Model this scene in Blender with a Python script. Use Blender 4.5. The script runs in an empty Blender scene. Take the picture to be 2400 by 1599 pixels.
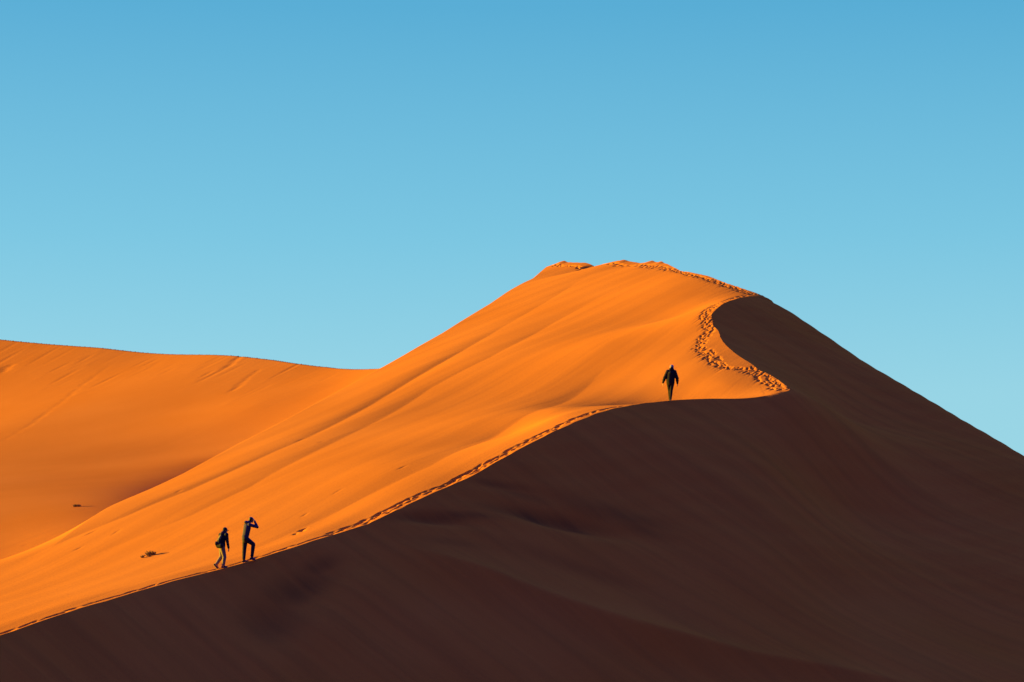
import bpy, bmesh, math, random
import numpy as np
from mathutils import Vector, Matrix
random.seed(7); rng = np.random.RandomState(11)
scene = bpy.context.scene

# ------------------------------------------------------------------ camera
FPX = 100.0 / 36.0 * 2400.0                 # focal length in photograph pixels
PIT = math.atan(800.5 / FPX)                # looking slightly up from the desert floor
cd = bpy.data.cameras.new('camera'); cam = bpy.data.objects.new('camera', cd)
scene.collection.objects.link(cam)
cd.lens = 100; cd.sensor_width = 36; cd.clip_start = 0.5; cd.clip_end = 20000
cam.location = (0, 0, 0); cam.rotation_euler = (math.pi / 2 + PIT, 0, 0)
scene.camera = cam
# ------------------------------------------------------------------ light
SUN_AZ, SUN_EL = math.radians(14), math.radians(7)     # from the left, a little behind the dune
sdir = Vector((-math.cos(SUN_AZ) * math.cos(SUN_EL), math.sin(SUN_AZ) * math.cos(SUN_EL), math.sin(SUN_EL)))
sl = bpy.data.lights.new('sun', 'SUN'); sl.energy = 5.0; sl.angle = math.radians(0.5); sl.color = (1.0, 0.68, 0.0)
so = bpy.data.objects.new('sun', sl); scene.collection.objects.link(so)
so.rotation_euler = sdir.to_track_quat('Z', 'Y').to_euler()
w = bpy.data.worlds.new('World'); scene.world = w; w.use_nodes = True
nt = w.node_tree; nt.nodes.clear(); N = nt.nodes.new; LK = nt.links.new
sky = N('ShaderNodeTexSky'); sky.sky_type = 'NISHITA'; sky.sun_disc = False
sky.sun_elevation = SUN_EL; sky.sun_rotation = math.atan2(sdir.x, sdir.y)
sky.air_density = 1.0; sky.dust_density = 0.3; sky.ozone_density = 1.5
tc = N('ShaderNodeTexCoord'); sep = N('ShaderNodeSeparateXYZ'); LK(tc.outputs['Generated'], sep.inputs[0])
ramp = N('ShaderNodeValToRGB'); LK(sep.outputs['Z'], ramp.inputs[0])
# sky colour against height above the horizon (z of the direction); top stops boosted to fill the shaded face
SKYC = [(0.0, (.30, .66, .78)), (.10, (.27, .62, .765)), (.155, (.165, .53, .73)), (.235, (.072, .39, .64)), (.5, (.10, .31, 1.45)), (1.0, (.29, .72, 4.0))]
els = ramp.color_ramp.elements
while len(els) < len(SKYC): els.new(.5)
for e, (p, c) in zip(els, SKYC): e.position = p; e.color = (*c, 1)
bw = N('ShaderNodeRGBToBW'); LK(sky.outputs[0], bw.inputs[0])
SKYMIX = 0.12
mx = N('ShaderNodeMix'); mx.data_type = 'RGBA'; mx.inputs[0].default_value = SKYMIX
scl = N('ShaderNodeMix'); scl.data_type = 'RGBA'; scl.blend_type = 'MULTIPLY'; scl.inputs[0].default_value = 1
GAIN = 5.15
scl.inputs[7].default_value = (GAIN, GAIN, GAIN, 1)
mr = N('ShaderNodeMapRange'); mr.inputs[1].default_value = .93; mr.inputs[2].default_value = .1; LK(sep.outputs['Y'], mr.inputs[0])
fill_tint = N('ShaderNodeMix'); fill_tint.data_type = 'RGBA'; fill_tint.blend_type = 'MULTIPLY'; fill_tint.inputs[7].default_value = (.14, .03, .35, 1)   # added mauve dimming of the out-of-view sky, steers fill on the shaded face
LK(mr.outputs[0], fill_tint.inputs[0]); LK(ramp.outputs[0], fill_tint.inputs[6]); LK(fill_tint.outputs[2], scl.inputs[6]); LK(scl.outputs[2], mx.inputs[6]); LK(sky.outputs[0], mx.inputs[7])
bg = N('ShaderNodeBackground'); bg.inputs[1].default_value = 0.08
LK(mx.outputs[2], bg.inputs[0]); ow = N('ShaderNodeOutputWorld'); LK(bg.outputs[0], ow.inputs[0])
scene.view_settings.view_transform = 'Standard'; scene.view_settings.look = 'None'
scene.view_settings.exposure = 1.38; scene.view_settings.gamma = 1.0
scene.view_settings.use_curve_mapping = False

# ------------------------------------------------------------------ helpers
def ray(px, py):
    d = np.array([0, math.cos(PIT), math.sin(PIT)]) * FPX + np.array([1., 0, 0]) * (px - 1200) \
        + np.array([0, -math.sin(PIT), math.cos(PIT)]) * (799.5 - py)
    return d / d[1]
def P(px, py, Y): return ray(px, py) * Y
def tag(o, label=None, cat=None, group=None, kind=None):
    if label: o['label'] = label
    if cat: o['category'] = cat
    if group: o['group'] = group
    if kind: o['kind'] = kind
    return o
def link_mesh(name, me, mat, parent=None):
    o = bpy.data.objects.new(name, me); scene.collection.objects.link(o)
    if mat: me.materials.clear(); me.materials.append(mat)
    if parent: o.parent = parent
    return o
def smooth01(t): t = np.clip(t, 0, 1); return t * t * (3 - 2 * t)
def smax(a, b, k): return .5 * (a + b + np.sqrt((a - b) ** 2 + k * k))
def softplus(x, k=.3): return .5 * (x + np.sqrt(x * x + k * k)) - 0.0
class TPS:
    def __init__(s, pts, lam=0.02):
        s.p = np.array([[a, b] for a, b, _ in pts], float); z = np.array([q[2] for q in pts], float); n = len(z)
        d = np.linalg.norm(s.p[:, None] - s.p[None], axis=2); K = s.phi(d * d) + lam * np.eye(n)
        Q = np.c_[np.ones(n), s.p]; A = np.zeros((n + 3, n + 3)); A[:n, :n] = K; A[:n, n:] = Q; A[n:, :n] = Q.T
        sol = np.linalg.solve(A, np.r_[z, 0, 0, 0]); s.w = sol[:n]; s.a = sol[n:]
    @staticmethod
    def phi(r2): return .5 * r2 * np.log(np.maximum(r2, 1e-9))
    def __call__(s, x, y):
        sh = np.shape(x); x = np.ravel(x); y = np.ravel(y); out = np.empty(len(x))
        for i in range(0, len(x), 200000):
            a = x[i:i + 200000]; b = y[i:i + 200000]
            r = s.a[0] + s.a[1] * a + s.a[2] * b
            for (px, py), wt in zip(s.p, s.w): r += wt * s.phi((a - px) ** 2 + (b - py) ** 2)
            out[i:i + 200000] = r
        return out.reshape(sh)

# ------------------------------------------------------------------ terrain control curves
G0 = (.20, .275); q0 = P(570, 1318, 116); C0 = q0[2] - G0[0] * q0[0] - G0[1] * q0[1]
def plane_Y(px, py):
    d = ray(px, py); return C0 / (d[2] - G0[0] * d[0] - G0[1])
CREST = [(-1400, 1850, 96), (-700, 1680, 102), (-300, 1573, 106), (0, 1490, 109.5), (80, 1462, 110.4), (180, 1428, 111.5), (300, 1393, 112.8), (420, 1358, 114.2), (508, 1337, 115.2),
 (570, 1320, 116), (640, 1298, 116.7), (740, 1266, 117.8), (830, 1239, 118.9), (862, 1228, 119.3), (900, 1210, 119.9), (980, 1171, 121.2), (1100, 1119, 123.3), (1200, 1062, 125.2),
 (1300, 1010, 127.3), (1400, 968, 129.4), (1450, 955, 130.5), (1500, 947, 131.6), (1575, 938, 132.9), (1640, 934, 133.23), (1700, 935, 133.57), (1778, 934, 134.03), (1810, 924, 134.27),
 (1830, 920, 134.42), (1851, 918, 134.6), (1852, 911, 135.1), (1837, 901, 136.23), (1820, 888, 137.35), (1801, 877, 138.35), (1778, 867, 139.35), (1764, 855, 140.22), (1740, 840, 141.6),
 (1719, 826, 142.85), (1699, 807, 144.47), (1689, 794, 145.48), (1684, 775, 146.85), (1671, 763, 147.85), (1667, 737, 149.6), (1680, 723, 150.74), (1696, 711, 151.89), (1722, 701, 153.34),
 (1749, 695, 154.79), (1772, 695, 155.94), (1799, 701, 157.08), (1812, 707, 157.6), (1790, 694, 158.58), (1769, 686, 160), (1706, 665, 163.38), (1659, 647, 166.65), (1617, 638, 169.82),
 (1595, 635, 172), (1583, 628.5, 174.18), (1559, 617, 178), (1526, 613, 181.2), (1501, 617, 182.8), (1460, 610, 185.4), (1438, 613, 186.8), (1427, 617, 187.6), (1409, 627, 189),
 (1400, 625, 190.5), (1374, 616, 192.4), (1330, 615, 195), (1319, 612.5, 195.8), (1305, 619, 196.6), (1290, 628, 197.4)]
CP = np.array([P(*c) for c in CREST])
yf = np.arange(90, 300, .05)
def gauss1(a, s):
    k = np.exp(-.5 * (np.arange(-40, 41) * .05 / s) ** 2); k /= k.sum()
    return np.convolve(np.pad(a, 40, mode='edge'), k, 'valid')
xs_ = np.interp(yf, CP[:, 1], CP[:, 0]); zs_ = np.interp(yf, CP[:, 1], CP[:, 2])
xs_s, zs_s = gauss1(xs_, .2), gauss1(zs_, .2)
# little wobble: a crest trodden by walkers is never a clean curve
wob = gauss1(rng.randn(len(yf)), .12) * .28
xs_s = xs_s + wob * .10 * np.where((yf > 110) & (yf < 182), 1, .3)
zs_s = zs_s + np.roll(wob, 13) * .045
past = np.maximum(0, yf - 197.4)
zs_s = zs_s - .45 * past
def xc(y): return np.interp(y, yf, xs_s)
def zc(y): return np.interp(y, yf, zs_s)
ELINE = [(1290, 628), (1250, 652), (1150, 712), (1039, 780), (976, 816), (900, 861), (800, 916), (700, 970), (560, 1042), (430, 1113), (354, 1150), (253, 1199)]
EP = np.array([P(a, b, plane_Y(a, b)) for a, b in ELINE])[::-1]
EP[-1] = P(1290, 628, 197.2); EP[-2] = P(1250, 652, 189.5)
EX = np.vstack([EP[0] - np.array([.374, .927, .33]) * 60, EP])
def xe(y): return np.minimum(np.interp(y, EX[:, 1], EX[:, 0]), xc(y) - .25)
# lit face
Lp = [tuple(p) for p in CP[1:-1]] + [tuple(p) for p in EP]
LV = [(1400, 900, 143.17), (1500, 900, 141.35), (1600, 900, 139.62), (1700, 900, 137.89), (1550, 850, 143.82), (1650, 850, 141.96), (1500, 800, 148.43), (1600, 800, 146.61), (1600, 740, 155.55), (1500, 740, 159.07), (0, 1345, 126.34), (100, 1400, 117.57), (0, 1430, 115.66), (300, 1300, 124.06), (250, 1370, 117.51), (350, 1240, 127.69), (600, 1200, 126.02), (450, 1310, 120.09), (900, 1100, 128.27), (700, 1150, 128.24), (1100, 1000, 135.75), (1000, 950, 145.94), (1300, 850, 148.65), (1100, 850, 154.36), (1300, 740, 165.65), (1400, 700, 168.19), (750, 1230, 121.19), (1000, 1140, 123.26), (1200, 1020, 131.81), (1300, 960, 135.31), (1200, 930, 144.12), (1400, 810, 149.70)]
LH = [(2, 131, 12.12), (3.5, 133, 12.71), (5, 134.3, 13.00), (6.5, 135.2, 12.76), (8.5, 135.5, 13.02), (10.5, 136, 13.62)]
for a, b, Y in LV: Lp.append(tuple(P(a, b, Y)))
Lp += LH
for x, y in [(-45, 112), (-60, 130), (-45, 150), (-30, 175), (-15, 200)]: Lp.append((x, y, C0 + G0[0] * x + G0[1] * y))
L = TPS(Lp, 1e-3)
# shaded face
SP = [(0, 1599, 106.6), (300, 1599, 107.6), (600, 1599, 108.6), (900, 1599, 109.1), (1200, 1599, 109.6), (1600, 1599, 110.3), (2000, 1599, 111), (2400, 1599, 112),
 (600, 1450, 112.4), (900, 1400, 114.2), (1200, 1300, 117.8), (1200, 1200, 120.9), (1500, 1150, 124.1), (1500, 1350, 117.5), (1800, 1100, 127.4), (1800, 1300, 120),
 (2000, 1000, 139.5), (2000, 1200, 128.5), (2000, 1400, 119), (2300, 1150, 132.6), (2300, 1300, 125), (2300, 1450, 118), (2700, 1599, 113), (-400, 1700, 103.5), (300, 1800, 103.5), (1200, 1800, 105.5), (2200, 1800, 106.5)]
RL = [(1815, 708, 157.6), (1900, 757, 154.5), (2000, 823, 151), (2100, 884, 147.7), (2200, 944, 144.3), (2292, 999, 141.3), (2400, 1062, 138), (2700, 1235, 130), (3000, 1400, 124)]
RP = np.array([P(*r) for r in RL])
Sp = [tuple(p) for p in CP[1:49]] + [tuple(P(*s)) for s in SP] + [tuple(p) for p in RP] + [(25, 172, 24), (38, 160, 15.5), (16, 190, 33), (60, 150, 4.)]
for p in CP[49:-1:2]: Sp.append(tuple(p))
S = TPS(Sp, 1e-4)
def xr(y):
    a = np.interp(y, RP[::-1, 1], RP[::-1, 0]); a = a + np.maximum(0, 124 - y) * 1.1
    return np.where(y > 157.6, np.interp(y, yf, xs_s), a)
# neighbouring dune behind the valley
FP_ = [(0, 795, 247), (-300, 770, 258), (240, 815, 238), (370, 828, 233), (500, 831, 227.5), (560, 834, 225), (640, 843, 221.5), (700, 852, 218.5), (770, 860, 215.5), (830, 865, 212), (900, 863, 208.5), (1000, 862, 204),
]
FV = [(0, 1000, 215.70), (300, 1000, 207.13), (600, 950, 205.48), (800, 900, 207.01), (0, 1120, 185.62), (250, 1120, 178.69), (430, 1085, 185.36), (600, 1020, 196.90), (0, 1220, 152.62), (180, 1190, 153.84), (300, 1165, 157.36), (0, 1300, 143.14), (-300, 1250, 152.68), (-300, 1000, 228.49), (130, 1060, 201.08), (450, 950, 210.86), (130, 930, 224.68), (400, 1050, 197.09), (180, 1250, 144.92), (450, 1030, 199.09)]
FP_ = FP_ + FV
Fp = [tuple(P(*f)) for f in FP_] + [(20, 150, 3), (10, 180, 13), (-10, 125, 2.5)]
Fd = TPS(Fp, .005)
fc = np.array([P(*f) for f in FP_[:12]]); fc = fc[np.argsort(fc[:, 0])]
def far_crest_y(x): return np.interp(x, fc[:, 0], fc[:, 1]) + np.where(x < fc[0, 0], (x - fc[0, 0]) * -.8, 0)
# cross folds of the lit face, running down the fall line
AX = np.array([.588, .809]); QX = np.array([-.809, .588])
FOLDS = [  # polyline in the photo, rise past the fold, fall before it, widths, strength of the right end
 ([(0, 1346), (119, 1290), (297, 1218), (446, 1156), (505, 1128), (646, 1062), (721, 1031), (840, 970), (942, 909), (1044, 848), (1180, 770)], .15, .06, 1.5, 1.5),
 ([(200, 1315), (297, 1278), (446, 1217), (583, 1150), (704, 1079), (857, 1004), (1010, 912), (1146, 841), (1300, 756), (1450, 672)], .085, .05, 2.0, 1.3),
 ([(850, 960), (1000, 876), (1180, 768), (1300, 696), (1409, 629)], .07, .03, 1.6, 1.),
 ([(480, 1330), (600, 1290), (700, 1247), (850, 1172), (1010, 1096), (1250, 967), (1416, 864), (1499, 815), (1575, 768)], .085, .035, 2.8, 2.)]
def meet(px, py, f, y0=103., y1=197., past=0.):      # where a line of sight meets a smooth surface
    q = ray(px, py); ys = np.arange(y0, y1, .1); h = np.nonzero(f(q[0] * ys, ys) >= q[2] * ys)[0]
    return q * (ys[h[0]] if len(h) else plane_Y(px, py))
FD = []
for pl, s1, s2, w1, w2 in FOLDS:
    pp = np.array([meet(a, b, L) for a, b in pl])
    a_ = pp[:, 0] * AX[0] + pp[:, 1] * AX[1]; q_ = pp[:, 0] * QX[0] + pp[:, 1] * QX[1]
    o_ = np.argsort(a_); FD.append((a_[o_], q_[o_], s1, s2, w1, w2))
def folds(x, y, dcrest):
    a = x * AX[0] + y * AX[1]; q = x * QX[0] + y * QX[1]; h = np.zeros_like(a)
    for a_, q_, s1, s2, w1, w2 in FD:
        d = q - np.interp(a, a_, q_)
        am = smooth01((a - a_[0] + 2) / 10) * smooth01((a_[-1] + 1 - a) / 14)
        dd = np.sqrt(d * d + .06 ** 2)
        h += am * np.where(d > 0, s1 * dd * np.exp(-dd / w1), s2 * dd * np.exp(-dd / w2))
    # long shallow undulations following the fall line
    h += .02 * np.sin(q * .85 + .9 * np.sin(a * .05)) * smooth01((a - 80) / 30) * .6 + .004 * np.sin(q * 3.1 + 1.3 * np.sin(a * .09) + 1)
    return h * smooth01(dcrest / 3.0)
def seg_d(x, y, pl):      # signed distance to a plan polyline, and position along it
    best = np.full(np.shape(x), 1e9); sg = np.zeros_like(best); tt = np.zeros_like(best); acc = 0
    for p, q in zip(pl[:-1], pl[1:]):
        v = q - p; l = np.linalg.norm(v); t = np.clip(((x - p[0]) * v[0] + (y - p[1]) * v[1]) / l ** 2, 0, 1)
        dx = x - p[0] - t * v[0]; dy = y - p[1] - t * v[1]; d = np.hypot(dx, dy); m = d < best
        best = np.where(m, d, best); sg = np.where(m, np.sign(v[0] * dy - v[1] * dx), sg); tt = np.where(m, acc + t * l, tt); acc += l
    return best * sg, tt, acc
def meet_S(px, py): return meet(px, py, lambda x, y: np.where(x > xc(y), S(x, y), -50))[:2]
SPUR = np.array([meet_S(*q) for q in [(850, 1252), (900, 1270), (1070, 1334), (1200, 1384), (1300, 1422), (1500, 1490), (1750, 1550), (2000, 1594), (2150, 1620)]])
HOL = {q: meet_S(*q) for q in [(1000, 1212), (1270, 1208), (1400, 1230), (1180, 1140), (1330, 1340), (1750, 1180), (2150, 1050), (2350, 1450)]}
GUL = np.array([meet_S(*q) for q in [(800, 1280), (740, 1350), (650, 1440), (600, 1550)]])
def shade_relief(x, y, dcrest):
    d, t, T = seg_d(x, y, SPUR)
    am = smooth01((t - .7) / 6.0) * (1 - .45 * smooth01((t - .5 * T) / (.5 * T)))
    h = am * (.62 * np.exp(-np.sqrt((np.where(d > 0, d / 1.0, d / .95)) ** 2 + .02)) - .08 * np.exp(-((d + 1.5) / 1.0) ** 2))
    d, t, T = seg_d(x, y, GUL)
    h += smooth01(t / 2) * smooth01((T - t) / 3) * (-.26 * np.exp(-(d / 1.1) ** 2) + .08 * np.exp(-((d - 2.2) / 1.2) ** 2))
    # slumped hollows below the path
    for (a, b, Y_, A, rx, ry, an) in [(1000, 1212, 119.6, -.22, 2.2, .45, -.1), (1270, 1208, 120.9, -.30, 2.6, .6, -.2), (1400, 1230, 120.8, -.24, 2.4, .8, -.3),
                                     (1180, 1140, 122.2, -.10, 2.0, .4, -.15), (1330, 1340, 117.6, -.10, 3., .8, -.3), (1750, 1180, 123.5, .12, 6, 2., -.4), (2150, 1050, 137, .35, 9, 2.6, -.75), (2350, 1450, 113, -.5, 3.5, 6, 0)]:
        p = HOL[(a, b)]; u = (x - p[0]) * math.cos(an) + (y - p[1]) * math.sin(an); v = -(x - p[0]) * math.sin(an) + (y - p[1]) * math.cos(an)
        h += A * np.exp(-(u / rx) ** 2 - (v / ry) ** 2)
    h += .012 * np.sin(4.1 * (y - .3 * x) + 1.7 * np.sin(.7 * x)) * smooth01((y - 118) / 4) + .03 * np.sin(1.3 * (x + .9 * y) + np.sin(.5 * y))
    return h * smooth01(dcrest / 1.6)
GROUND = -1.7
def base_L(x, y):
    z = L(x, y); x_c = xc(y); d = np.maximum(0, x_c - x)
    z = z + (zc(y) - L(x_c, y)) * np.exp(-d / .5)
    z = z + folds(x, y, d)
    e = xe(y); k = .66 * smooth01((y - 127) / 9)
    z = z - k * np.maximum(0, e - x) - .5 * np.maximum(0, y - 198)
    return z
def base_S(x, y):
    z = S(x, y); x_c = xc(y); d = np.maximum(0, x - x_c)
    z = z + (zc(y) - S(x_c, y)) * np.exp(-d / .5)
    z = z + shade_relief(x, y, d)
    o = x - xr(y)
    z = z - .72 * np.where(y > 157.6, np.maximum(0, o), np.maximum(0, softplus(o, .5) - .0) * smooth01((y - 112) / 12)) - .5 * np.maximum(0, y - 198)
    return z
VAL = np.array([meet(a, b, Fd, 125., 262.)[:2] for a, b in [(90, 1275), (180, 1238), (253, 1206), (354, 1158), (430, 1121), (520, 1074), (620, 1022)]])
def base_F(x, y):
    fy = far_crest_y(x); yy = np.minimum(y, fy)
    z = Fd(x, yy); q = y - fy
    dv, tv, Tv = seg_d(x, y, VAL)      # the shaded hollow where the two dunes meet
    z = z - smooth01(tv / (.45 * Tv)) * smooth01((Tv - tv) / (.4 * Tv)) * .42 * np.exp(-np.maximum(0, dv) / 2.2)
    z = z - .5 * np.maximum(0, q)
    return z
def combine(zm, x, y):
    m = (x < 12) & (y > 105) & (x < xc(y))
    z = zm.copy()
    if m.any():
        zf = base_F(x[m], y[m]); kk = 1.1 * smooth01((140 - y[m]) / 8) + .12
        v = smax(zm[m], zf, kk) - .5 * kk * np.exp(-np.abs(zm[m] - zf) / kk) * 0
        d = np.clip((xc(y[m]) - x[m]) / 3, 0, 1)
        z[m] = zm[m] + (v - zm[m]) * smooth01(d)
    return smax(z, np.full_like(z, GROUND - 1.2), .15)
def hL(x, y):
    x = np.atleast_1d(np.float64(x)); y = np.atleast_1d(np.float64(y)); return combine(base_L(x, y), x, y)
def cast(px, py, y0=100., y1=240.):       # where a line of sight meets the sunlit side
    r = ray(px, py); ys = np.arange(y0, y1, .05); xs = r[0] * ys
    m = xs < xc(ys) - .02; zz = np.full(len(ys), -9.); zz[m] = hL(xs[m], ys[m])
    hit = np.nonzero(m & (zz >= r[2] * ys))[0]
    if len(hit) == 0: return None
    i = hit[0]; return np.array([xs[i], ys[i], zz[i]])
# ------------------------------------------------------------------ terrain mesh
rows = np.concatenate([np.arange(40, 100, 1.), np.arange(100, 104, .25), np.arange(104, 168, .06), np.arange(168, 199, .07), np.arange(199, 250, .14), np.arange(250, 320, 2.)])
NE, NC, NR = 400, 330, 360
X = []
for y in rows:
    c = float(xc(y)); e = float(xe(y))
    t = np.linspace(0, 1, NE, endpoint=False); left = e - (e + 85) * (1 - t) ** 1.5
    wdt = c - e; dn = min(2.6, wdt * .45); k = 56
    dense = c - np.linspace(0, dn, k, endpoint=False)[::-1]
    mid = np.linspace(e, c - dn, NC - k + 1, endpoint=False)
    m = np.concatenate([mid, dense])[:NC + 1]
    t = np.linspace(0, 1, NR + 1)[1:]; right = c + .6 * t * 40 / 12 * 1.0 + (80 - c - 2.) * t ** 2.0
    X.append(np.concatenate([left, m, right]))
X = np.array(X); nr, ncol = X.shape; Yg = np.repeat(rows[:, None], ncol, 1)
ci = NE + NC; Z = np.empty_like(X)
Z[:, :ci + 1] = combine(base_L(X[:, :ci + 1].ravel(), Yg[:, :ci + 1].ravel()), X[:, :ci + 1].ravel(), Yg[:, :ci + 1].ravel()).reshape(nr, ci + 1)
Z[:, ci + 1:] = combine(base_S(X[:, ci + 1:].ravel(), Yg[:, ci + 1:].ravel()), X[:, ci + 1:].ravel(), Yg[:, ci + 1:].ravel()).reshape(nr, ncol - ci - 1)
# ---- footprints and slumps
DIG = np.zeros_like(Z); RIM = np.zeros_like(Z)
def stamp(x, y, ang, ln, wd, dep, rim=.03, slide=0.):
    R = 2.2 * max(ln, wd) + slide
    i0, i1 = np.searchsorted(rows, [y - R, y + R])
    if i1 <= i0: return
    sx = X[i0:i1]; j = np.nonzero((np.abs(sx - x) < R).any(0))[0]
    if len(j) == 0: return
    j0, j1 = j[0], j[-1] + 1; dx = X[i0:i1, j0:j1] - x; dy = Yg[i0:i1, j0:j1] - y
    ca, sa = math.cos(ang), math.sin(ang); u = (dx * ca + dy * sa) / ln; v = (-dx * sa + dy * ca) / wd
    r = np.hypot(u, v); h = -dep * np.exp(-(r ** 2) * 1.1 - r ** 4 * .5)
    RIM[i0:i1, j0:j1] = np.maximum(RIM[i0:i1, j0:j1], rim * dep * np.exp(-((r - 1.5) / .33) ** 2))
    if slide > 0:   # sand pushed down the slope from the print: a shallow groove down the fall line
        uu = -(dx * AX[0] + dy * AX[1]); vv = dx * QX[0] + dy * QX[1]
        h += -.35 * dep * np.exp(-(vv / (wd * .8)) ** 2) * smooth01(uu / .15) * smooth01((slide - uu) / slide)
    if dep > 0: DIG[i0:i1, j0:j1] = np.minimum(DIG[i0:i1, j0:j1], h)
    else: Z[i0:i1, j0:j1] += h
def trail(poly, n, width, ln, wd, dep, seed, slide=0., jit=.5, Yonly=None, pwr=1.0):
    rg = np.random.RandomState(seed); pts = []
    for a in poly:
        p = P(*a) if len(a) == 3 else cast(*a)
        if p is not None: pts.append(np.array(p[:2]))
    pts = np.array(pts); sg = np.r_[0, np.cumsum(np.linalg.norm(np.diff(pts, axis=0), axis=1))]
    for i in range(n):
        s = (i + rg.rand()) / n * sg[-1]; x = np.interp(s, sg, pts[:, 0]); y = np.interp(s, sg, pts[:, 1])
        x2 = np.interp(s + .4, sg, pts[:, 0]); y2 = np.interp(s + .4, sg, pts[:, 1]); an = math.atan2(y2 - y, x2 - x)
        o = rg.uniform(-.5, .5) * width
        k = rg.uniform(.6, 1.25)
        stamp(x - math.sin(an) * o, y + math.cos(an) * o, (math.atan2(.809, .588) if slide > 0 and rg.rand() < .7 else an) + rg.normal(0, jit * (.6 if slide > 0 else 1)), ln * rg.uniform(.7, 1.3), wd * rg.uniform(.7, 1.3), dep * k, slide=slide * rg.rand())
def crest_trail(y0, y1, off, width, n, ln, wd, dep, seed):
    rg = np.random.RandomState(seed)
    ys = np.linspace(y0, y1, 4000); xx = xc(ys); sg = np.r_[0, np.cumsum(np.hypot(np.diff(ys), np.diff(xx)))]
    for i in range(n):
        s = (i + rg.rand()) / n * sg[-1]; y = np.interp(s, sg, ys); x = float(xc(y)); an = math.atan2(.4, float(xc(y + .4) - x))
        o = off + rg.uniform(-.5, .5) * width
        stamp(x - math.sin(an) * o, y + math.cos(an) * o, an + rg.normal(0, .35), ln * rg.uniform(.7, 1.3), wd * rg.uniform(.7, 1.3), dep * rg.uniform(.5, 1.2))
crest_trail(108, 113.6, .30, .12, 34, .24, .10, .075, 1)
crest_trail(113.6, 118.6, .30, .14, 34, .24, .10, .07, 2)
crest_trail(118.4, 131.0, .50, .34, 105, .22, .10, .09, 3)
crest_trail(118.4, 127.5, .25, .2, 40, .2, .1, .06, 33)
crest_trail(131.0, 133.4, .2, .15, 12, .18, .08, .04, 4)
# the broad churned path round the bowl
trail([(1846, 914), (1822, 908), (1800, 893), (1783, 879), (1760, 868), (1742, 865)], 90, .7, .15, .055, .06, 5, slide=.8)
trail([(1742, 865), (1722, 864), (1700, 862)], 30, .3, .12, .06, .06, 6, slide=.5)
trail([(1700, 862), (1680, 850), (1664, 836), (1650, 822), (1638, 815)], 95, .7, .15, .055, .062, 7, slide=1.2)
trail([(1638, 815), (1645, 798), (1655, 785), (1662, 770), (1657, 752), (1653, 738), (1662, 724), (1680, 713), (1700, 705), (1722, 699), (1745, 693)], 330, .62, .13, .05, .055, 8, slide=1.2)
crest_trail(149.5, 156, .4, .5, 70, .12, .065, .06, 9)
trail([(1765, 691), (1740, 684), (1720, 676), (1700, 669), (1675, 660), (1650, 653), (1620, 645), (1600, 638), (1580, 634)], 190, .4, .14, .05, .055, 10, slide=.9)
trail([(1580, 634), (1555, 628), (1530, 625), (1505, 624)], 60, .6, .14, .07, .06, 12, slide=1.2)
crest_trail(179, 188, 1.0, .5, 34, .22, .13, .09, 13)
crest_trail(190.5, 195.5, .9, .5, 26, .2, .12, .08, 14)
stamp(*P(1376, 634, 190.2)[:2], .3, .6, .25, .16); stamp(*P(1384, 625, 191)[:2], .3, .8, .4, .12)
# small broken cornice on the skyline
for a, b, Y, s in [(1526, 616, 180.8, .07), (1459, 611, 185, .05), (1318, 613, 195.4, .07), (1556, 617, 179.0, .10)]:
    p = P(a, b, Y); stamp(p[0], p[1], .9, 1.0, .5, -s, rim=0)
# old tracks on the neighbouring dune, faded
trail([(2, 872), (20, 858), (45, 840), (66, 829)], 20, .8, .5, .18, .06, 15, jit=.2)
trail([(15, 1030), (42, 1013), (75, 993), (140, 945), (190, 905), (250, 862)], 40, .2, .7, .13, .025, 16, jit=.1)
trail([(690, 1253), (702, 1247), (712, 1240)], 3, .1, .22, .1, .1, 17)
trail([(560, 838), (545, 850), (530, 862)], 9, .3, .9, .2, .04, 18, jit=.1)
trail([(600, 870), (570, 895), (545, 915)], 8, .3, 1.0, .2, .035, 19, jit=.1)
for k in range(30):   # avalanche grooves under the neighbouring crest
    x_ = rng.uniform(-44, -12); y_ = float(far_crest_y(x_)) - abs(rng.normal(0, 5)) - 1.5
    stamp(x_, y_, math.atan2(.85, .53) + rng.normal(0, .04), rng.uniform(1.0, 2.6), rng.uniform(.12, .25), rng.uniform(.012, .035), rim=.3)
for k in range(14):   # scattered dimples
    a, b = rng.uniform(10, 1200), rng.uniform(1000, 1300)
    p = cast(a, b)
    if p is not None: stamp(p[0], p[1], .95 + rng.normal(0, .2), rng.uniform(.2, .5), .08, rng.uniform(.012, .03))

Z += DIG + RIM * np.exp(DIG / .02)
nv = nr * ncol
me = bpy.data.meshes.new('sand_dunes'); me.vertices.add(nv)
me.vertices.foreach_set('co', np.stack([X, Yg, Z], 2).astype(np.float32).ravel())
ii = np.arange(nr - 1)[:, None] * ncol + np.arange(ncol - 1)[None]
quads = np.stack([ii, ii + 1, ii + ncol + 1, ii + ncol], 2).reshape(-1, 4).astype(np.int32)
nq = len(quads); me.loops.add(nq * 4); me.polygons.add(nq)
me.loops.foreach_set('vertex_index', quads.ravel())
me.polygons.foreach_set('loop_start', np.arange(0, nq * 4, 4, dtype=np.int32))
me.polygons.foreach_set('loop_total', np.full(nq, 4, dtype=np.int32))
me.polygons.foreach_set('use_smooth', np.ones(nq, dtype=bool))
me.update(calc_edges=True)
ed = np.empty(len(me.edges) * 2, dtype=np.int32); me.edges.foreach_get('vertices', ed); ed = ed.reshape(-1, 2)
shp = ((ed[:, 0] % ncol) == ci) & ((ed[:, 1] % ncol) == ci)
at = me.attributes.new('sharp_edge', 'BOOLEAN', 'EDGE'); at.data.foreach_set('value', shp)
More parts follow.
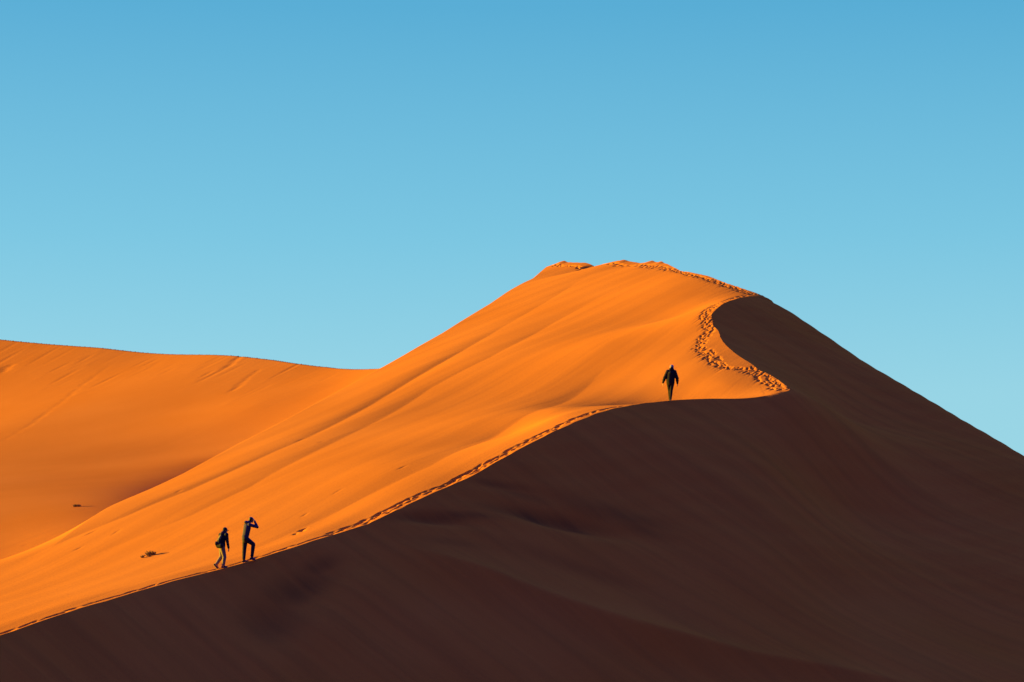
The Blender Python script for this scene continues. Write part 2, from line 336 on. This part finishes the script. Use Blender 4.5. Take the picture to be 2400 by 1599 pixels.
# dark streaks painted into the slip-face colour as shade in its hollows and gully
mn = me.attributes.new('shade_streak', 'FLOAT', 'POINT'); SHADE_MASK = np.zeros_like(Z)
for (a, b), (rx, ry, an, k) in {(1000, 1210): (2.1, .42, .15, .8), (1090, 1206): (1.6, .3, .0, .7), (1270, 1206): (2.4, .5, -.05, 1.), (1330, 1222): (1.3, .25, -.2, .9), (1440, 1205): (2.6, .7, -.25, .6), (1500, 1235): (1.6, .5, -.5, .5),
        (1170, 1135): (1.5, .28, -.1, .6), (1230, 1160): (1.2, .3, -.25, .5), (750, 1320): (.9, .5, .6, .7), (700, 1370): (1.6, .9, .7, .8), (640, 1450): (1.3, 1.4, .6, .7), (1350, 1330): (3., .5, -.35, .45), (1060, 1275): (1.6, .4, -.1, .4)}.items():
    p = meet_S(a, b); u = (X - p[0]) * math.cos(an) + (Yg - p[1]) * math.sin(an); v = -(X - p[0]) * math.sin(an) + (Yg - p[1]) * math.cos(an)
    SHADE_MASK = np.maximum(SHADE_MASK, k * np.exp(-(u / rx) ** 2 - (v / ry) ** 2))
SHADE_MASK[:, :ci + 1] = 0; mn.data.foreach_set('value', SHADE_MASK.astype(np.float32).ravel())
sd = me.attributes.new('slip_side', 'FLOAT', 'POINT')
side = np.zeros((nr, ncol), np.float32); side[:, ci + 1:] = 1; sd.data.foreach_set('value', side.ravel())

def sand_material():
    m = bpy.data.materials.new('sand'); m.use_nodes = True; t = m.node_tree; b = t.nodes['Principled BSDF']
    n = t.nodes.new; l = t.links.new
    b.inputs['Roughness'].default_value = .95; b.inputs['Specular IOR Level'].default_value = 0
    g = n('ShaderNodeNewGeometry'); at = n('ShaderNodeAttribute'); at.attribute_name = 'slip_side'
    def streak(rot, scl, nscale, det):
        r = n('ShaderNodeMapping'); r.vector_type = 'TEXTURE'; r.inputs['Rotation'].default_value = (0, 0, rot); l(g.outputs['Position'], r.inputs[0])
        s = n('ShaderNodeMapping'); s.inputs['Scale'].default_value = scl; l(r.outputs[0], s.inputs[0])
        x = n('ShaderNodeTexNoise'); x.inputs['Scale'].default_value = nscale; x.inputs['Detail'].default_value = det; x.inputs['Roughness'].default_value = .55
        l(s.outputs[0], x.inputs['Vector']); return x.outputs['Fac']
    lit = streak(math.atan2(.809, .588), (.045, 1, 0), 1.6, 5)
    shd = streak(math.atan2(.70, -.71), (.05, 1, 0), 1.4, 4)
    mxs = n('ShaderNodeMix'); mxs.data_type = 'FLOAT'; l(at.outputs['Fac'], mxs.inputs[0]); l(lit, mxs.inputs[2]); l(shd, mxs.inputs[3])
    b1 = n('ShaderNodeBump'); b1.inputs['Strength'].default_value = 1; dm = n('ShaderNodeMapRange'); dm.inputs[3].default_value = .014; dm.inputs[4].default_value = .06; l(at.outputs['Fac'], dm.inputs[0]); l(dm.outputs[0], b1.inputs['Distance']); l(mxs.outputs[0], b1.inputs['Height'])
    gr = n('ShaderNodeTexNoise'); gr.inputs['Scale'].default_value = 9; gr.inputs['Detail'].default_value = 6; gr.inputs['Roughness'].default_value = .7; l(g.outputs['Position'], gr.inputs['Vector'])
    b2 = n('ShaderNodeBump'); b2.inputs['Strength'].default_value = 1; b2.inputs['Distance'].default_value = .006; l(gr.outputs['Fac'], b2.inputs['Height']); l(b1.outputs[0], b2.inputs['Normal'])
    l(b2.outputs[0], b.inputs['Normal'])
    big = n('ShaderNodeTexNoise'); big.inputs['Scale'].default_value = .11; big.inputs['Detail'].default_value = 4; l(g.outputs['Position'], big.inputs['Vector'])
    cr = n('ShaderNodeValToRGB'); e = cr.color_ramp.elements
    e[0].position = .3; e[0].color = (.78, .24, .0160, 1); e[1].position = .7; e[1].color = (.84, .27, .0205, 1)
    l(big.outputs['Fac'], cr.inputs[0])
    # darker colour: painted shade streaks where the attribute says, broken up by noise, plus faint mottling of the whole slip face
    am = n('ShaderNodeAttribute'); am.attribute_name = 'shade_streak'
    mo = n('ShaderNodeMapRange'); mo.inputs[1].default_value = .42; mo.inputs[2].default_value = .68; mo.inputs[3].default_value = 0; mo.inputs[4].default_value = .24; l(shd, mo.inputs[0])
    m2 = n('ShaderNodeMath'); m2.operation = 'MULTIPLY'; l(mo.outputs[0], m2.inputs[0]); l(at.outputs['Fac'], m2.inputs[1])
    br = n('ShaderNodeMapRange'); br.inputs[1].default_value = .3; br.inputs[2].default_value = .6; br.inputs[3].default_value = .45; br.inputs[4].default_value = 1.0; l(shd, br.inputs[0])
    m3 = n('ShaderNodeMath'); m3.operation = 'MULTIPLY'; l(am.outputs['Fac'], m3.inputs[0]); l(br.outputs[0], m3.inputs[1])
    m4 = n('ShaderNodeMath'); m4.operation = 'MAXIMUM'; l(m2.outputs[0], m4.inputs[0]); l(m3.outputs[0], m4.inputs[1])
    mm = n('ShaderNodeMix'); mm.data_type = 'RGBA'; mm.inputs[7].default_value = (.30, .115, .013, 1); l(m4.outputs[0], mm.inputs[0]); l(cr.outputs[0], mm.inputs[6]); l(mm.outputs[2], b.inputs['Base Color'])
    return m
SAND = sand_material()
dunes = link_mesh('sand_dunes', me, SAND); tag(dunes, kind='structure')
gm = bpy.data.meshes.new('desert_ground'); R = 9000
gm.from_pydata([(-R, -R, GROUND - .02), (R, -R, GROUND - .02), (R, R, GROUND - .02), (-R, R, GROUND - .02)], [], [(0, 1, 2, 3)])
pan = SAND.copy(); pan.name = 'dark_plain'          # unseen ground, darkened to cut its orange bounce onto the dune
for e, c in zip([n for n in pan.node_tree.nodes if n.type == 'VALTORGB'][0].color_ramp.elements, ((.085, .052, .022, 1), (.12, .074, .032, 1))): e.color = c
tag(link_mesh('desert_ground', gm, pan), kind='structure')

# ------------------------------------------------------------------ people
def mat(name, col, rough=.85, noise=.25, scale=18, bump=.004):
    m = bpy.data.materials.new(name); m.use_nodes = True; t = m.node_tree; b = t.nodes['Principled BSDF']
    b.inputs['Roughness'].default_value = rough; b.inputs['Specular IOR Level'].default_value = .25
    tcn = t.nodes.new('ShaderNodeTexCoord'); x = t.nodes.new('ShaderNodeTexNoise'); x.inputs['Scale'].default_value = scale; x.inputs['Detail'].default_value = 4
    t.links.new(tcn.outputs['Object'], x.inputs['Vector'])
    r = t.nodes.new('ShaderNodeValToRGB'); e = r.color_ramp.elements
    e[0].position = .3; e[0].color = (*[c * (1 - noise) for c in col], 1); e[1].position = .7; e[1].color = (*[min(1, c * (1 + noise)) for c in col], 1)
    t.links.new(x.outputs['Fac'], r.inputs[0]); t.links.new(r.outputs[0], b.inputs['Base Color'])
    bp = t.nodes.new('ShaderNodeBump'); bp.inputs['Distance'].default_value = bump; bp.inputs['Strength'].default_value = 1; t.links.new(x.outputs['Fac'], bp.inputs['Height']); t.links.new(bp.outputs[0], b.inputs['Normal'])
    return m
SKIN = mat('skin', (.42, .22, .14), .6, .1, 30, .001); BLACK = mat('black_cloth', (.018, .016, .018)); CHAR = mat('charcoal_cloth', (.058, .048, .075)); NAVY = mat('dark_trouser_cloth', (.025, .02, .03))
KHAKI = mat('khaki_cloth', (.28, .20, .12), noise=.2); PLUM = mat('dark_plum_cloth', (.07, .035, .035)); OLIVE = mat('olive_pack_cloth', (.20, .17, .06)); SHOE = mat('shoe_leather', (.045, .035, .035)); SOLE = mat('shoe_sole', (.25, .2, .17))
BRN = mat('black_brown_cloth', (.018, .012, .011)); HAIR = mat('dark_hair', (.03, .02, .015), .5, .3, 60, .004); GREYC = mat('grey_knit', (.30, .28, .27)); PALE = mat('straw_hair', (.45, .34, .16), .5, .3, 60, .004)

def V(*a): return Vector(a)
class Blob:       # closed tapered limbs and ellipsoids fused into one continuous surface
    def __init__(s): s.bm = bmesh.new()
    def ball(s, c, r, rot=None):
        if not hasattr(r, '__len__'): r = (r, r, r)
        M = Matrix.Translation(c) @ (rot.to_4x4() if rot else Matrix()) @ Matrix.Diagonal((*r, 1))
        bmesh.ops.create_icosphere(s.bm, subdivisions=3, radius=1, matrix=M); return s
    def limb(s, a, ra, b, rb, flat=1.0, side=None):
        a, b = Vector(a), Vector(b); d = b - a; z = d.normalized()
        x = (Vector(side) if side is not None else Vector((1, 0, 0)))
        x = (x - z * x.dot(z))
        x = x.normalized() if x.length > 1e-3 else z.orthogonal().normalized()
        y = z.cross(x); n = 20; rings = []
        L_ = [(-1, ra * .0, 0), ]
        prof = []
        for k in range(1, 5): t = math.pi / 2 * k / 4; prof.append((-ra * math.cos(t), ra * math.sin(t)))
        for k in range(0, 4): t = math.pi / 2 * k / 4; prof.append((d.length + rb * math.sin(t), rb * math.cos(t)))
        for h, r in prof:
            rings.append([s.bm.verts.new(a + z * h + x * (r * math.cos(2 * math.pi * i / n)) + y * (r * flat * math.sin(2 * math.pi * i / n))) for i in range(n)])
        for r0, r1 in zip(rings[:-1], rings[1:]):
            for i in range(n): s.bm.faces.new((r0[i], r0[(i + 1) % n], r1[(i + 1) % n], r1[i]))
        c0 = s.bm.verts.new(a - z * ra); c1 = s.bm.verts.new(b + z * rb)
        for i in range(n): s.bm.faces.new((c0, rings[0][(i + 1) % n], rings[0][i])); s.bm.faces.new((c1, rings[-1][i], rings[-1][(i + 1) % n]))
        return s
    def build(s, name, material, parent=None, vox=.008, sm=4):
        bmesh.ops.recalc_face_normals(s.bm, faces=s.bm.faces)
        me = bpy.data.meshes.new(name); s.bm.to_mesh(me); s.bm.free()
        o = bpy.data.objects.new(name, me); scene.collection.objects.link(o)
        r = o.modifiers.new('r', 'REMESH'); r.mode = 'VOXEL'; r.voxel_size = vox
        q = o.modifiers.new('s', 'SMOOTH'); q.iterations = sm; q.factor = .5
        dg = bpy.context.evaluated_depsgraph_get(); m2 = bpy.data.meshes.new_from_object(o.evaluated_get(dg)); o.modifiers.clear(); o.data = m2; bpy.data.meshes.remove(me)
        m2.name = name; m2.materials.clear(); m2.materials.append(material)
        m2.polygons.foreach_set('use_smooth', np.ones(len(m2.polygons), dtype=bool))
        if parent: o.parent = parent
        return o

def hand(B, wrist, direction, palm_n, thumb_side, curl=.35):
    """palm, four unequal bent fingers and a thumb leaving the side of the palm"""
    d = Vector(direction).normalized(); n = Vector(palm_n); n = (n - d * n.dot(d)).normalized(); t = Vector(thumb_side); t = (t - d * t.dot(d) - n * t.dot(n)).normalized()
    wr = Vector(wrist)
    for k in range(4):
        o = t * (.027 - .018 * k); B.limb(wr + o * .6, .014, wr + d * .085 + o, .0105)
    B.limb(wr - d * .03, .026, wr + d * .03, .022, flat=.75, side=t)
    lens = [.068, .078, .072, .056]
    for k in range(4):
        p = wr + d * .085 + t * (.030 - .020 * k); dd = d.copy(); seg = lens[k]
        for j, f in enumerate((.45, .32, .23)):
            dd = (dd + n * curl * (.6 + .3 * j)).normalized(); q = p + dd * seg * f; B.limb(p, .0088 - .0008 * j, q, .0080 - .0008 * j); p = q
    p = wr + d * .025 + t * .028; dd = (d * .7 + t * .65 + n * .3).normalized()
    for j, f in enumerate((.035, .028, .022)):
        q = p + dd * f; B.limb(p, .0115 - .001 * j, q, .0105 - .001 * j); p = q; dd = (dd + d * .25 + n * .2).normalized()

def head(B, c, face, up=(0, 0, 1), r=.100, neck=None):
    f = Vector(face).normalized(); u = Vector(up); u = (u - f * u.dot(f)).normalized(); s = f.cross(u); c = Vector(c)
    Mx = Matrix((s, f, u)).transposed()
    B.ball(c + u * .02, (r * .76, r * .95, r * .93), Mx); B.ball(c + f * .018 - u * .045, (r * .60, r * .70, r * .72), Mx)
    B.ball(c + f * .075 - u * .105 * .8, (.024, .022, .02), Mx)                                    # chin
    B.limb(c + f * .088 + u * .012, .008, c + f * .108 - u * .022, .013)                            # nose
    for q in (-1, 1):
        B.ball(c + f * .086 + s * .031 * q + u * .022, (.02, .01, .008), Mx)                       # brow
        B.ball(c + f * .078 + s * .031 * q + u * .004, (.014, .012, .010), Mx)                     # eye
        B.ball(c + s * .078 * q - f * .005 - u * .005, (.010, .02, .032), Mx)                      # ear
    B.ball(c + f * .086 - u * .048, (.024, .012, .006), Mx); B.ball(c + f * .083 - u * .060, (.020, .012, .006), Mx)   # lips
    if neck is not None: B.limb(c - u * .05 - f * .01, .050, neck, .058)

def shoe(parent, ankle, toe_dir, pitch=0., size=.27):
    a = Vector(ankle); d = Vector(toe_dir).normalized(); side = d.cross(Vector((0, 0, 1))).normalized()
    f = (Matrix.Rotation(pitch, 3, side) @ d).normalized(); u = side.cross(f)
    B = Blob(); h = a - f * .05 - u * .05; B.limb(h, .040, h + f * size * .38, .040, flat=.95, side=side); B.limb(h + f * size * .35, .040, h + f * size * .72 - u * .012, .034, flat=.7, side=side); B.limb(a + u * .03, .043, h + f * .04, .042)
    o = B.build('shoe', SHOE, parent, .006)
    B = Blob(); 
    for t in (-.012, .012): B.limb(h - u * .036 + side * t, .030, h + f * size * .72 - u * .042 + side * t, .030, flat=.35, side=side)
    B.build('sole', SOLE, o, .006, 2)
    return o

def legs(B, hipL, kneeL, ankL, hipR, kneeR, ankR, pelvis, rh=.095, rk=.066, ra=.052):
    pv = Vector(pelvis); B.limb(Vector(hipL), .115, Vector(hipR), .115); B.limb(pv + V(0, 0, .0), .125, pv + V(0, 0, .08), .13)
    for h, k, a in ((hipL, kneeL, ankL), (hipR, kneeR, ankR)):
        h, k, a = Vector(h), Vector(k), Vector(a); B.limb(h, rh * 1.12, k, rk); B.limb(k, rk, k.lerp(a, .35), rk * .98); B.limb(k.lerp(a, .35), rk * .98, a, ra)
        B.ball(a + V(0, 0, .03), (ra * 1.15, ra * 1.15, .03)); B.ball(k + V(0, 0, -.05), (rk * 1.07, rk * 1.07, .03))     # cuff and knee folds

def full_body(parent, J, skinmat=SKIN):
    B = Blob(); head(B, J['head'], J['face'], J.get('up', (0, 0, 1)), neck=J['neck'])
    B.limb(J['neck'], .058, J['chest'], .10); B.limb(J['chest'], .115, J['pelvis'], .10)
    for s in 'LR':
        B.limb(J['chest'] + (J['sh' + s] - J['chest']) * .3, .07, J['sh' + s], .048); B.limb(J['sh' + s], .048, J['el' + s], .036); B.limb(J['el' + s], .036, J['wr' + s], .024)
        B.limb(J['hip' + s], .08, J['kn' + s], .05); B.limb(J['kn' + s], .05, J['an' + s], .034); B.limb(J['an' + s], .034, J['an' + s] + J['toe' + s] * .12 - V(0, 0, .05), .025)
        hd = J['hand' + s]; hand(B, J['wr' + s], hd[0], hd[1], hd[2], hd[3])
    B.limb(J['hipL'], .09, J['hipR'], .09)
    return B.build('body', skinmat, parent, .0062, 2)

def sleeves(B, J, rs, re, rw):
    for s in 'LR':
        sh, el, wr = J['sh' + s], J['el' + s], J['wr' + s]; hd = J['hand' + s][0].normalized() * .0
        B.limb(sh, rs, el, re); B.limb(el, re, wr, rw); B.ball(el, re * 1.08); B.ball(wr.lerp(el, .10), rw * 1.12)
        B.ball(sh.lerp(el, .55), rs * .96); B.ball(el.lerp(wr, .45), re * .98)

def crest_foot(px):
    py_guess = 0
    ys = np.linspace(108, 141, 3000); pxs = 1200 + xc(ys) / (ys * math.cos(PIT) + zc(ys) * math.sin(PIT)) * FPX
    y = float(np.interp(px, pxs, ys)); return y

def person_root(name_px, off, label):
    y = crest_foot(name_px); x = float(xc(y))
    # stand a short step back on the lit side of the crest
    x -= off * .55; y += off * .84
    z = float(hL(x, y)[0]); e = bpy.data.objects.new('person', None); scene.collection.objects.link(e); e.location = (x, y, z)
    e.empty_display_size = .3; tag(e, label, 'person', 'hikers climbing the dune crest'); return e, Vector((x, y, z))
def hgt(o, dx, dy): return float(hL(o.x + dx, o.y + dy)[0]) - o.z

# ---- hiker with khaki trousers and a backpack
e1, o1 = person_root(526.5, .12, 'hiker in khaki trousers, dark hooded jacket and brimmed cap, carrying a backpack uphill')
fwd = V(.78, .60, 0).normalized(); rt = V(.62, -.78, 0).normalized(); lf = -rt
gl, gr_ = hgt(o1, -.27, .02), hgt(o1, .06, 0)
J = dict(head=V(.055, .03, 1.53), face=V(.86, .42, -.22), neck=V(.02, .0, 1.42), chest=V(-.045, -.01, 1.24), pelvis=V(-.075, 0, .90),
 shL=V(-.035, 0, 1.35) + lf * .17, shR=V(.035, 0, 1.345) + rt * .15, elL=V(-.10, .22, 1.08), elR=V(.165, -.10, 1.06), wrL=V(-.02, .30, .86), wrR=V(.215, -.09, .815),
 hipL=V(-.085, .06, .87), hipR=V(-.055, -.055, .87), knL=V(-.09, .10, .47), knR=V(.045, -.03, .46), anL=V(-.29, .05, gl + .19), anR=V(.00, -.02, gr_ + .09),
 toeL=V(.6, .2, -.6).normalized(), toeR=V(.95, .3, .0).normalized(), handL=(V(.2, .3, -1), V(.6, 0, 0), V(.5, .5, 0), .35), handR=(V(.08, .05, -1), V(-.8, .3, 0), V(.5, .6, 0), .35))
full_body(e1, J)
B = Blob(); B.limb(J['chest'], .155, J['pelvis'] + V(.015, 0, .05), .145, side=rt, flat=.82); B.limb(J['shL'], .085, J['shR'], .085); B.limb(J['chest'] + V(0, 0, .1), .12, J['neck'] - V(0, 0, .01), .07); B.limb(J['pelvis'] + V(.02, 0, .07), .15, J['pelvis'] + V(.015, 0, -.02), .15, side=rt, flat=.85)
sleeves(B, J, .078, .062, .046); jk = B.build('jacket', BLACK, e1, .009, 3)
B = Blob(); B.ball(J['neck'] + V(-.045, -.02, -.005), (.105, .10, .075)); B.ball(J['neck'] + V(-.09, -.04, -.04), (.075, .08, .06)); B.limb(J['neck'] + V(-.03, 0, .03), .075, J['neck'] + V(.01, 0, .06), .068); B.build('hood', PLUM, e1, .008)
B = Blob(); legs(B, J['hipL'], J['knL'], J['anL'], J['hipR'], J['knR'], J['anR'], J['pelvis'] - V(0, 0, .06), .104, .080, .066); B.build('trousers', KHAKI, e1, .009, 2)
shoe(e1, J['anL'] - V(0, 0, .01), V(.9, .2, 0), -.85, .26); shoe(e1, J['anR'] - V(0, 0, .0), V(.95, .3, 0), .12, .26)
c = J['head']; f = V(.86, .42, -.22).normalized(); u = V(.2, .1, 1).normalized()
B = Blob(); B.ball(c + V(-.006, -.002, .045), (.092, .10, .082)); B.ball(c - f * .02 + V(0, 0, .01), (.086, .092, .07)); 
for q in (-.04, -.02, 0, .02, .04): B.limb(c + f * .07 + f.cross(u) * q + V(0, 0, .045), .010, c + f * (.165 - abs(q) * .7) + f.cross(u) * q + V(0, 0, .025), .008)
B.build('cap', BLACK, e1, .006)
bp = bpy.data.objects.new('backpack', None); scene.collection.objects.link(bp); bp.location = tuple(o1 + V(-.13, -.03, .86)); tag(bp, 'olive and black backpack worn by the hiker in khaki trousers', 'backpack')
B = Blob(); B.limb(V(-.04, -.06, .10), .13, V(-.01, -.05, .26), .125, side=rt, flat=.85); B.limb(V(-.08, -.03, .04), .10, V(.06, -.14, .04), .10); B.build('main_bag', BLACK, bp, .008)
B = Blob(); B.limb(V(-.065, -.06, .27), .085, V(.015, -.05, .44), .07, side=rt, flat=.6); B.limb(V(-.03, -.09, .28), .07, V(.035, -.08, .42), .055); B.build('top_pocket', OLIVE, bp, .008)
B = Blob(); B.ball(V(-.165, -.08, .13), (.05, .07, .09)); B.build('side_pocket', PLUM, bp, .008)
for q in (-1, 1):
    B = Blob(); a = V(.06, -.03, .46) + rt * .08 * q; B.limb(a, .017, a + V(.03, .02, .06), .017); B.limb(a + V(.03, .02, .06), .016, a + V(.12, .05, -.02), .016); B.limb(a, .017, a + V(-.08, -.07, -.16), .015); B.build('strap', BLACK, bp, .006)

# ---- hiker shading the eyes
e2, o2 = person_root(575, .12, 'tall hiker in dark grey jacket with a hand raised to the head, knee bent')
fwd = V(.80, .60, 0); rt = V(.60, -.80, 0); lf = -rt
gl, gr_ = hgt(o2, .0, 0), hgt(o2, .34, .03)
J = dict(head=V(.275, .06, 1.735), face=V(.90, .35, -.25), up=(.2, .1, 1), neck=V(.19, .03, 1.63), chest=V(.115, 0, 1.40), pelvis=V(.045, 0, 1.0),
 shL=V(.045, .10, 1.505), shR=V(.225, -.10, 1.525), elL=V(.13, .26, 1.27), elR=V(.515, -.12, 1.455), wrL=V(.40, .18, 1.66), wrR=V(.43, -.055, 1.665),
 hipL=V(.035, .07, .96), hipR=V(.065, -.06, .96), knL=V(.005, .06, .52), knR=V(.375, .0, .74 + .0), anL=V(-.01, .03, gl + .10), anR=V(.325, .01, gr_ + .12),
 toeL=V(.9, .4, 0).normalized(), toeR=V(.95, .3, 0).normalized(), handL=(V(-.35, -.5, .5), V(-.4, -.2, -.3), V(0, .3, .6), .3), handR=(V(-.55, .35, .65), V(-.5, .2, -.3), V(.1, .5, -.6), .35))
J['elR'] = V(.54, -.13, 1.43); J['wrR'] = V(.425, -.06, 1.665); J['handR'] = (V(-.45, .25, .95), V(-.8, .3, -.3), V(.2, .9, 0), .4)
J['wrL'] = V(.20, .27, 1.46); J['handL'] = (V(.1, -.1, .9), V(.3, -.6, -.2), V(-.5, .4, 0), .35)
full_body(e2, J)
B = Blob(); B.limb(J['chest'], .178, J['pelvis'] + V(.0, 0, .02), .155, side=rt, flat=.80); B.limb(J['shL'], .082, J['shR'], .08); B.limb(J['chest'] + V(.02, 0, .08), .13, J['neck'] - V(0, 0, .03), .07); B.limb(J['pelvis'] + V(0, 0, .05), .158, J['pelvis'] + V(0, 0, -.06), .155, side=rt, flat=.86)
sleeves(B, J, .074, .058, .044); B.build('jacket', CHAR, e2, .009, 3)
B = Blob(); B.ball(J['neck'] + V(-.07, -.02, -.015), (.11, .11, .075)); B.ball(J['neck'] + V(-.12, -.03, .0), (.085, .09, .07)); B.limb(J['neck'] + V(-.02, 0, .0), .075, J['neck'] + V(.02, 0, .03), .068); B.build('hood', CHAR, e2, .008)
B = Blob(); legs(B, J['hipL'], J['knL'], J['anL'] + V(0, 0, .04), J['hipR'], J['knR'], J['anR'] + V(0, 0, .05), J['pelvis'] - V(0, 0, .06), .108, .082, .063); B.build('trousers', NAVY, e2, .009, 2)
shoe(e2, J['anL'] - V(0, 0, .01), V(.9, .4, 0), .1, .27); shoe(e2, J['anR'] - V(0, 0, .0), V(.95, .3, 0), -.25, .28)
c = J['head']; B = Blob(); B.ball(c + V(-.012, -.005, .035), (.090, .098, .088)); B.ball(c + V(-.045, -.015, -.01), (.062, .08, .075)); B.build('hair', HAIR, e2, .006)

# ---- walker ahead, seen from behind
e3, o3 = person_root(1579, .30, 'walker in bulky black jacket and slim trousers seen from behind, ahead on the crest')
rt = V(1, -.15, 0).normalized(); lf = -rt; k = 1.0
J = dict(head=V(.095, .04, 1.60), face=V(.2, 1, -.08), neck=V(.085, .0, 1.48), chest=V(.06, 0, 1.28), pelvis=V(.035, 0, .92),
 shL=V(-.085, .02, 1.39), shR=V(.23, -.01, 1.38), elL=V(-.235, .03, 1.10), elR=V(.345, -.02, 1.07), wrL=V(-.315, .08, .88), wrR=V(.365, .06, .84),
 hipL=V(-.045, .02, .88), hipR=V(.115, .0, .88), knL=V(-.01, .08, .48), knR=V(.065, .0, .48), anL=V(.01, .16, .09), anR=V(.03, -.06, .09),
 toeL=V(0, 1, 0), toeR=V(.1, 1, 0), handL=(V(-.08, .1, -1), V(.7, .2, 0), V(.2, .8, 0), .3), handR=(V(.05, .1, -1), V(-.7, .2, 0), V(-.2, .8, 0), .4))
J['anL'].z = hgt(o3, .01, .16) + .09; J['anR'].z = hgt(o3, .03, -.06) + .09
full_body(e3, J)
B = Blob(); B.limb(J['chest'], .20, J['pelvis'] + V(0, 0, .06), .20, side=rt, flat=.72); B.limb(J['shL'], .10, J['shR'], .10); B.limb(J['chest'] + V(.01, 0, .05), .16, J['neck'] - V(0, 0, .03), .085); B.limb(J['pelvis'] + V(0, 0, .08), .205, J['pelvis'] + V(0, 0, -.02), .195, side=rt, flat=.75)
sleeves(B, J, .095, .078, .048); B.build('jacket', BRN, e3, .009, 3)
B = Blob(); B.limb(J['neck'] + V(-.04, -.03, .0), .085, J['neck'] + V(.04, -.03, .0), .085, side=V(0, 1, 0)); B.limb(J['neck'] + V(0, 0, -.03), .10, J['neck'] + V(0, 0, .05), .085); B.build('hood', BRN, e3, .008)
B = Blob(); legs(B, J['hipL'], J['knL'], J['anL'], J['hipR'], J['knR'], J['anR'], J['pelvis'] - V(0, 0, .04), .104, .072, .052); B.build('trousers', BRN, e3, .009, 2)
shoe(e3, J['anL'], V(.05, 1, 0), .1, .25); shoe(e3, J['anR'], V(.1, 1, 0), -.1, .25)
c = J['head']; B = Blob(); B.ball(c + V(.008, -.012, .035), (.092, .102, .085)); B.limb(c + V(.05, -.03, -.01), .05, c + V(.065, -.02, -.04), .035); B.build('cap', GREYC, e3, .006)
B = Blob(); B.ball(c + V(-.045, -.045, -.02), (.045, .06, .06)); B.ball(c + V(-.01, -.075, -.035), (.05, .03, .05)); B.build('hair', PALE, e3, .006)

# ------------------------------------------------------------------ desert plants
STEM = mat('dry_stem', (.24, .17, .05), .8, .3, 40); LEAF = mat('dusty_leaf', (.36, .25, .05), .8, .4, 30)
def tuft(base, label, W, D, H, n, seed, lump=None):
    rg = random.Random(seed); e = bpy.data.objects.new('desert_shrub', None); scene.collection.objects.link(e); e.location = tuple(base); tag(e, label, 'shrub')
    bs = bmesh.new(); bl = bmesh.new()
    def quad(bm, a, b, w):
        d = (b - a).normalized(); s = d.cross(V(rg.uniform(-1, 1), rg.uniform(-1, 1), rg.uniform(-1, 1))).normalized() * w; t = d.cross(s).normalized() * w
        r0 = [bm.verts.new(a + q) for q in (s, t, -s, -t)]; r1 = [bm.verts.new(b + q * .5) for q in (s, t, -s, -t)]
        for i in range(4): bm.faces.new((r0[i], r0[(i + 1) % 4], r1[(i + 1) % 4], r1[i]))
    for i in range(n):
        x, y = rg.uniform(-W, W), rg.uniform(-D, D); q = math.sqrt(max(0, 1 - (x / W) ** 2)); x0, x, y = x, x * .35, y * .35; z0 = float(hL(base[0] + x, base[1] + y)[0]) - base[2] - .02
        a = V(x, y, z0); h = H * q * rg.uniform(.35, 1.1) + .03; b = a + V(x0 * .65 + rg.uniform(-.3, .4) * h, rg.uniform(-.4, .4) * h, h); m = a.lerp(b, .5) + V(rg.uniform(-.02, .02), 0, 0)
        quad(bs, a, m, .006); quad(bs, m, b, .005)
        for j in range(7):
            p = a.lerp(b, rg.uniform(.25, 1)); quad(bl, p, p + V(rg.uniform(-.05, .05), rg.uniform(-.05, .05), rg.uniform(.0, .06)), rg.uniform(.006, .013))
    for bm, nm, m_ in ((bs, 'stems', STEM), (bl, 'leaves', LEAF)):
        me_ = bpy.data.meshes.new(nm); bm.to_mesh(me_); bm.free(); link_mesh(nm, me_, m_, e)
p = cast(352, 1303); tuft(p, 'spiky green and yellow desert shrub on the lit slope left of the hikers', .24, .12, .20, 60, 3)
p = cast(334, 1308); tuft(p, 'tiny rounded shrub at the lower left end of the spiky one', .07, .06, .09, 18, 4)
p = cast(180, 1188); tuft(p, 'small dark shrub in the hollow between the two dunes', .26, .14, .12, 50, 5)
